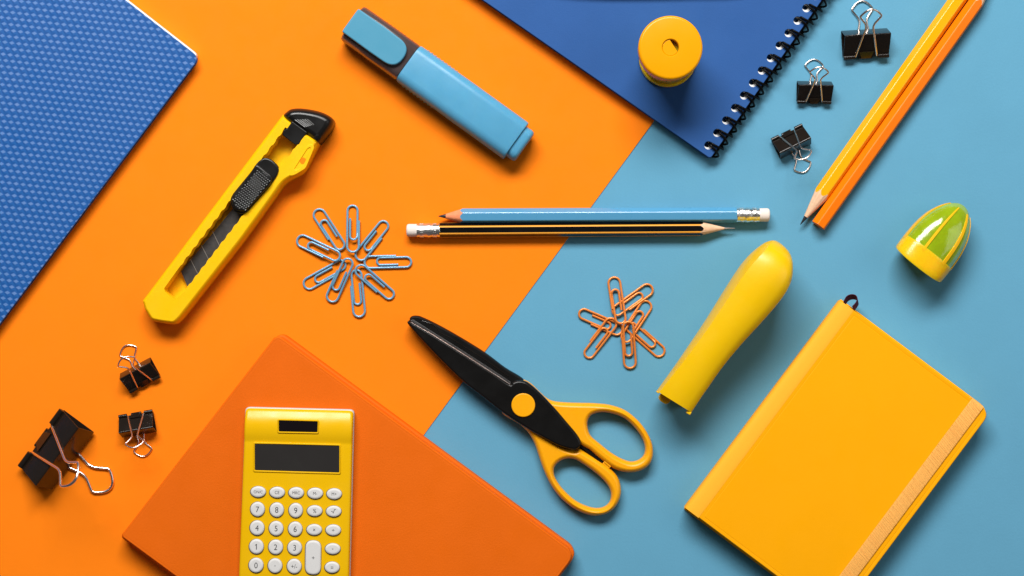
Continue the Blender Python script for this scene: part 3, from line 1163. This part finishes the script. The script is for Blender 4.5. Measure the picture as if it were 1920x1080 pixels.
cols = [catmull([rings[j][i] for j in range(len(rings))], 3, False) for i in range(K)]
for j in range(len(cols[0])):
    fine.append([cols[i][j] for i in range(K)])
arm = MB().loft(fine).build('upper_arm', M['stapler_yellow'], t, 26)
tabs_ = [fillet([(-30, 0), (-30, 9), (-24, 13), (-12, 13), (-8, 8), (-8, 0)], 3, 3), [(27, 0), (27, 6), (35, 6), (35, 0)],
         [(-42, 0), (-42, 2), (-37, 3), (-36, 0)]]
mb = MB()
for q, za, zb_ in zip(tabs_, (16, 22, 24), (20, 26.5, 27)):
    pts = [tuple(Fs(-a[1], a[0], 0))[:2] for a in q]
    mb.solid([pts], prof(za, zb_, .4, 3), px=False)
mb.build('front_tab', M['stapler_yellow'], arm, 40)
br = []
for u, l, r in ((2, -36, 30), (60, -33, 33), (130, -31, 37), (200, -30, 48), (265, -29, 56), (310, -26, 53), (340, -16, 38),
                (350, -8, 24)):
    br.append((u, l, r))
left = [tuple(Fs(u, l + 16, 0))[:2] for u, l, r in br]
right = [tuple(Fs(u, r, 0))[:2] for u, l, r in br[::-1]]
MB().solid([left + right], prof(.05, 8.9, .6, 3, .5), px=False).build('base', M['stapler_yellow'], t)

# ------------------------------------------------------------------ bullet-shaped green and yellow sharpener
Fc = Frame((1720.5, 496), (1806, 385), 11)
t = thing('bullet_sharpener', 'small bullet shaped see-through green sharpener cap with yellow ribs and collar', 'sharpener',
          Fc(60, 0, 0))
WT = [(0, 51.8), (15, 52.3), (35, 52.6), (55, 51.6), (72, 49.4), (88, 45.4), (102, 40), (114, 33.5), (124, 26.5),
      (131, 19.5), (136, 12.5), (138.6, 6.5), (139.4, 1.2)]


def hw(u):
    for (a, wa), (b, wb) in zip(WT, WT[1:]):
        if a <= u <= b:
            return wa + (wb - wa) * (u - a) / (b - a)
    return WT[-1][1] if u > 0 else WT[0][1]


def capsurf(u, th, off=0.0):
    w = hw(u) / 3.4
    hz = w * .74
    c, s = math.cos(th), math.sin(th)
    e = .86
    x = math.copysign(abs(c) ** e, c) * (w + off)
    z = math.copysign(abs(s) ** e, s) * (hz + off)
    if u < 30:
        q_ = s * (1 - max(u, 0) / 30)
        u += -q_ * (12 if q_ < 0 else 11)
    return Fc(u, x * 3.4, 11.9 + z)


us = [12, 16, 24, 32, 44, 56, 68, 78, 88, 98, 107, 115, 122, 128, 132.5, 136, 138.4, 139.4]
n = 56
MB().loft([[capsurf(u, 2 * math.pi * i / n) for i in range(n)] for u in us]).build('dome', M['cap_green'], t, 60)


mb = MB()
for k in range(1):
    mb.loft([[Fc(u, v * w, 11.9 + z * w / 34) for v, z in ((-1, -8), (1, -8), (1, 5), (.55, 8), (-.55, 8), (-1, 5))]
             for u, w in ((30, 34), (70, 34), (100, 26), (118, 14))])
mb.build('inner_body', M['olive'], t, 30)


def patch(mb, uv, off0=-.3, off1=.45):
    """uv: rows of (u, theta list)"""
    top = [[capsurf(u, th, off1) for th in ths] for u, ths in uv]
    bot = [[capsurf(u, th, off0) for th in ths] for u, ths in uv]
    rings_ = [t_ + b_[::-1] for t_, b_ in zip(top, bot)]
    mb.loft(rings_)


mb = MB()
col = [0, 6, 12, 18, 24, 27]
cen = Fc(4, 0, 11.9)
rim = [capsurf(0, 2 * math.pi * i / n, .1) for i in range(n)]
mb.loft([[cen.lerp(q, k) for q in rim] for k in (.02, .5, .9)] + [[capsurf(u, 2 * math.pi * i / n, o_) for i in range(n)] for u, o_ in
         [(0, .1), (1.5, .3)] + [(q, .4) for q in col[1:]]
         + [(28.5, .3), (29, -.5)]], cap1=False)
mb.build('collar', M['cap_yellow'], t, 40)
for lat0, lat1 in ((-.34, -.25), (.50, .62), (-1.0, -.965), (.955, .995)):
    mb = MB()
    ths = [math.acos(max(-1, min(1, math.copysign(abs(lat0 + (lat1 - lat0) * k / 4) ** (1 / .86), lat0))))
           for k in range(5)]
    if lat0 < -.99:
        ths = [math.pi - .28 + .3 * k / 4 for k in range(5)]
    if lat0 > .95:
        ths = [.02 + .24 * k / 4 for k in range(5)]
    patch(mb, [(u, ths) for u in us if 20 < u < 129])
    mb.build('rib', M['rib_yellow'], t, 50)

# ------------------------------------------------------------------ yellow notebook with elastic band
A0 = Vector((1575, 562.5))
dS, dT = Vector((-.5990, .8007)), Vector((.8007, .5990))
hN = 15.0
LS, LT = 486, 353
t = thing('banded_notebook', 'yellow hardcover pocket notebook held shut by a peach elastic band', 'notebook',
          P(1570, 830, 0))


def nb(u, v, h=hN):
    q = A0 + dT * u + dS * v
    return (q.x, q.y)


outl = fillet([nb(31, 0), nb(LT, 0), nb(LT, LS), nb(31, LS)], [0, 22, 22, 0], 6)
MB().solid([outl], [(0, 12.9), (0, 14.3), (.15, 14.7), (.5, 15.0), (2.0, 15.02), (2.25, 14.9), (2.5, 15.02)], h=hN).build(
    'front_cover', M['nb_yellow'], t, 30)
outb = fillet([nb(4, -5), nb(LT + 3, -5), nb(LT + 3, LS + 4), nb(4, LS + 4)], [2, 24, 24, 2], 6)
MB().solid([outb], prof(.05, 2.2, .5, 3, .4), h=9).build('back_cover', M['nb_yellow'], t)
MB().solid([fillet([nb(8, 2), nb(LT - 5, 2), nb(LT - 5, LS - 3), nb(8, LS - 3)], [0, 16, 16, 0], 4)], prof(2.25, 12.85, .1, 2),
           h=12).build('pages', M['cream'], t)
# rounded, slightly falling spine
sec = [(32.5, 15.06), (30, 15.12), (24, 14.95), (16, 14.6), (9, 14.15), (5, 13.6), (2.4, 12.6), (1.0, 11), (.6, 8), (1.2, 4),
       (4, 1.2), (9, .4), (9, 2.3), (9, 12.3), (31.5, 12.9)]
rings = []
for v in (0, LS):
    rings.append([tuple(P(*nb(u, v), z * .35 + hN * .65))[:2] + (z * .001,) for u, z in sec])
MB().loft(rings).build('spine', M['nb_spine'], t, 40)
# elastic band: flat on the cover, then down both edges
bd = MB()
sec = []
path = [(-2.2, 2.4), (-2.0, 13.6), (-1.2, 15.0), (1.5, 15.75), (60, 15.75), (250, 15.75), (LS - 2, 15.75), (LS + 5, 15.2),
        (LS + 6.5, 13), (LS + 6.5, 1)]
rings = []
for i, (v, z) in enumerate(path):
    wob = 0
    ring = []
    for u, dz in ((308.5, -.55), (308.5, 0), (310.5, .12), (333, .12), (335.5, 0), (335.5, -.55)):
        dv = 0
        if i <= 1:
            dv = 1.6 if dz < 0 else 0
        if i >= 8:
            dv = -1.8 if dz < 0 else 0
        ring.append(tuple(P(*nb(u, v + dv), hN))[:2] + ((z + dz) * .001,))
    rings.append(ring)
band = bd.loft(rings).build('elastic_band', M['elastic'], t, 50)
mb = MB()
v = 1.0
while v < LS - 6:
    u0 = 309 + random.random() * 3
    a = P(*nb(u0, v), hN + .9)
    b = P(*nb(335.0 + random.random() * 1.2, v + 4.5 + random.random() * 2.5), hN + .9)
    mb.tube([(a.x, a.y, .01586), (b.x, b.y, .01586)], .0001 + .00009 * random.random(), 5)
    v += 2.0 + random.random() * 2.6
mb.build('weave_ribs', M['elastic'], band, 60)
# ribbon loop at the head of the spine
pts = catmull([(1582, 569), (1588, 558.5), (1597, 554.5), (1606, 556.5), (1609, 564), (1605, 572), (1599, 578)], 5, False)
rings = []
for q in pts:
    a, b = P(q.x + 1, q.y + 6, 6), P(q.x - 1, q.y - 3, 13)
    c = Vector((q.x - 1596, q.y - 566))
    c = c.normalized() if c.length else c
    a2, b2 = P(q.x + 1 - c.x * 1.2, q.y + 6 - c.y * 1.2, 6), P(q.x - 1 - c.x * 1.2, q.y - 3 - c.y * 1.2, 13)
    rings.append([a, b, b2, a2])
MB().loft(rings).build('bookmark_ribbon', M['ribbon'], t, 50)

# ------------------------------------------------------------------ orange notebook
A1 = Vector((525, 622))
dB, dC = Vector((-.612, .791)), Vector((.806, .592))
LB, LC = 486, 696
hO = 14.0
t = thing('orange_notebook', 'plain orange leatherette notebook lying under the yellow calculator', 'notebook',
          P(600, 900, ZO))


def on(u, v):
    q = A1 + dC * u + dB * v
    return (q.x, q.y)


outl = fillet([on(-2, 7), on(LC - 2, 7), on(LC + 2, LB), on(-2, LB)], [14, 24, 14, 8], 6)
MB().solid([outl], [(0, 11.0), (0, 13.1), (.2, 13.6), (.6, 13.95), (1.1, 14.0), (1.5, 13.9), (1.9, 14.0)]).build(
    'front_cover', M['nb_orange'], t, 30)
outb = fillet([on(0, 0), on(LC, 0), on(LC + 2, LB + 4), on(-2, LB + 2)], [16, 26, 16, 8], 6)
MB().solid([outb], prof(ZO + .02, 9.0, 1.2, 4, .6), h=9).build('back_cover', M['nb_orange'], t, 50)
MB().solid([fillet([on(3, 12), on(LC - 14, 12), on(LC - 14, LB - 4), on(3, LB - 4)], 8, 4)], prof(9.02, 10.98, .1, 2)
           ).build('pages', M['nb_orange'], t)
mb = MB().loft([[tuple(P(*on(u, v), z * .5 + 7))[:2] + (z * .001,) for u, z in
                 ((4, 13.2), (1, 13.0), (-1.4, 12.0), (-2.4, 10), (-2.6, 6), (-2.0, 2.2), (1, .8), (4, .8))] for v in (16, LB - 2)])
mb.build('spine', M['nb_orange'], t, 50)

# ------------------------------------------------------------------ pocket calculator
hK = 22.0
Fk = Frame((459, 766), (662, 771), hK - 1)
t = thing('pocket_calculator', 'yellow pocket calculator with white round keys and a blank dark screen', 'calculator',
          Fk(100, 160, hO + .02))
Wk, Lk_ = Fk.len, 348
pv_ = [(0, 18.4), (1.5, 19.2), (4, 19.75), (9, 20.35), (14, 20.95), (19, 21.45), (25, 21.85), (32, 22.05), (40, 22.05), (48, 21.8),
       (54, 21.45), (59, 21.1), (62, 20.98), (66, 21.02), (72, 21.05), (200, 21.05), (Lk_ - 4, 21.05), (Lk_ - 1, 20.4), (Lk_, 19.2)]


def zprof(v):
    for (a, za), (b, zb) in zip(pv_, pv_[1:]):
        if a <= v <= b:
            return za + (zb - za) * (v - a) / (b - a)
    return pv_[-1][1]


vs = [0, .6, 1.5, 3, 5, 8, 11, 14, 17, 20, 24, 28, 33, 38, 43, 48, 52, 55, 58, 60, 62, 64, 67, 72, 100, 140, 180, 220, 260, 300, Lk_ - 6,
      Lk_ - 3, Lk_ - 1, Lk_]
rings = []
for v in vs:
    rc = 7.0
    e = 0.0
    if v < rc:
        e = rc - math.sqrt(max(0, rc * rc - (rc - v) ** 2))
    if v > Lk_ - rc:
        e = rc - math.sqrt(max(0, rc * rc - (rc - (Lk_ - v)) ** 2))
    z = zprof(v)
    ring = [(e, 14.9), (e, z - 2.6), (e + .3, z - 1.6), (e + 1.2, z - .7), (e + 2.8, z - .2), (e + 6, z), (Wk * .3, z), (Wk * .5, z), (Wk * .7, z),
            (Wk - e - 6, z), (Wk - e - 2.8, z - .2), (Wk - e - 1.2, z - .7), (Wk - e - .3, z - 1.6), (Wk - e, z - 2.6), (Wk - e, 14.9)]
    rings.append([Fk(u + (u / Wk - 1) * v * .014, v, zz) for u, zz in ring])
MB().loft(rings).build('case', M['calc_yellow'], t, 45)
q = [tuple(Fk(u, v, 0))[:2] for u, v in fillet([(-1.2, -2.2), (Wk + 1.2, -2.2), (Wk + 1.2, Lk_ + 2), (-5.8, Lk_ + 2)], 9, 5)]
MB().solid([q], prof(hO + .04, 17.6, .6, 3, .4), px=False).build('back_case', M['case_grey'], t)


def window(name, quad, z, m, rim):
    fr_o = fillet([(quad[0][0] - rim, quad[0][1] - rim), (quad[1][0] + rim, quad[1][1] - rim), (quad[2][0] + rim, quad[2][1] + rim),
                   (quad[3][0] - rim, quad[3][1] + rim)], 3, 3)
    w = MB().solid([fillet(quad, 1.6, 3)], prof(z - 1.5, z + .12, .04, 1), h=z).build(name, m, t)
    MB().solid([fr_o, fillet(quad, 1.6, 3)], [(0, z - 1.6), (0, z + .1), (.25, z + .5), (.5, z + .55), (.6, z + .4)], h=z).build(
        'bezel', M['calc_yellow'], w, 40)
    return w


window('screen', [(478, 832), (636, 836), (636, 886), (478, 881.5)], 21.05, M['lcd'], 3.4)
window('solar_panel', [(523, 788.5), (595.5, 790.5), (595, 810.5), (523, 809)], 22.0, M['solar'], 3.0)


def glyph(txt, px, py, z, size, parent, squeeze=1.0):
    cu = bpy.data.curves.new('legend', 'FONT')
    cu.body = txt
    cu.size = 1
    cu.align_x = 'CENTER'
    cu.align_y = 'CENTER'
    ob = bpy.data.objects.new('legend', cu)
    C.objects.link(ob)
    dg = bpy.context.evaluated_depsgraph_get()
    me0 = bpy.data.meshes.new_from_object(ob.evaluated_get(dg))
    xs = [v.co.y for v in me0.vertices]
    xx = [v.co.x for v in me0.vertices]
    cy = (max(xs) + min(xs)) / 2
    cx = (max(xx) + min(xx)) / 2
    k = size * U
    c = P(px, py, z)
    rot = Matrix.Rotation(-math.radians(1.4), 2)
    mb = MB()
    vv = []
    for v in me0.vertices:
        q = rot @ Vector(((v.co.x - cx) * k * squeeze, (v.co.y - cy) * k))
        vv.append((c.x + q.x, c.y + q.y, z * .001))
    mb.add(vv, [tuple(p.vertices) for p in me0.polygons])
    bpy.data.objects.remove(ob)
    bpy.data.curves.remove(cu)
    bpy.data.meshes.remove(me0)
    return mb.build('legend', M['ink'], parent)


def zk(x, y):
    return (440 + x / 5.684, 890 + y / 5.684)


keys = [('ON/C', 250, 184, 82, 60, 7.2), ('CE', 452, 190, 82, 60, 8.2), ('MRC', 655, 194, 82, 60, 7.6), ('M-', 857, 200, 84, 60, 8.0),
        ('M+', 1060, 206, 82, 60, 8.0),
        ('7', 243, 370, 77, 79, 15), ('8', 448, 376, 76, 79, 15), ('9', 650, 382, 75, 79, 15), ('%', 852, 387, 82, 60, 10.5),
        ('root', 1055, 392, 82, 60, 9),
        ('4', 238, 568, 78, 80, 15), ('5', 441, 574, 77, 79, 15), ('6', 645, 580, 76, 79, 15), ('×', 847, 588, 82, 60, 11),
        ('÷', 1050, 592, 82, 60, 11),
        ('1', 231, 767, 78, 80, 15), ('2', 436, 773, 78, 80, 15), ('3', 639, 779, 77, 79, 15), ('-', 1045, 792, 82, 60, 12),
        ('0', 227, 967, 79, 80, 15), ('·', 430, 972, 77, 80, 15), ('+/-', 634, 978, 78, 80, 11), ('=', 1038, 990, 80, 62, 11)]
words = {'root': 'square root', '×': 'times', '÷': 'divide', '-': 'minus', '·': 'point', '=': 'equals', '%': 'percent'}
for txt, x, y, rx, ry, size in keys:
    cx, cy = zk(x, y)
    kb = MB().solid([circle(cx, cy, rx / 5.684 + 1.0, ry / 5.684 + 1.0, 32)], prof(20.9, 21.12, .05, 1), h=21.1)
    k = MB().solid([circle(cx, cy, rx / 5.684, ry / 5.684, 32)], [(0, 20.6), (0, 21.6), (.15, 21.95), (.5, 22.2), (1.1, 22.3)], h=22
                   ).build('key', M['key_white'], t, 50)
    k['label'] = 'white key marked ' + words.get(txt, txt)
    kb.build('key_gap', M['ink'], k)
    if txt == '1':
        mb = MB().tube([tuple(P(*q, 22.32)) for q in ((cx - 2.0, cy - 2.6), (cx + .4, cy - 5.0), (cx + .1, cy + 5.2))],
                       .00022, 6)
        mb.build('legend', M['ink'], k)
    elif txt == 'root':
        pts = [zk(1030, 392), zk(1038, 388), zk(1050, 410), zk(1064, 370), zk(1078, 370)]
        mb = MB()
        mb.tube([tuple(P(*q, 22.32)) for q in pts], .00018, 6)
        mb.build('legend', M['ink'], k)
    else:
        glyph(txt, cx, cy, 22.36, size, k, .9)
# the tall plus key
q = fillet([zk(755, 700), zk(922, 704), zk(916, 1070), zk(750, 1066)], 14.5, 10)
k = MB().solid([q], [(0, 20.6), (0, 21.6), (.15, 21.95), (.5, 22.2), (1.1, 22.3)], h=22).build('key', M['key_white'], t, 50)
k['label'] = 'tall white key marked plus'
q = fillet([zk(749, 694), zk(928, 698), zk(922, 1076), zk(744, 1072)], 15.5, 10)
MB().solid([q], prof(20.9, 21.12, .05, 1), h=21.1).build('key_gap', M['ink'], k)
glyph('+', *zk(837, 886), 22.36, 11, k)
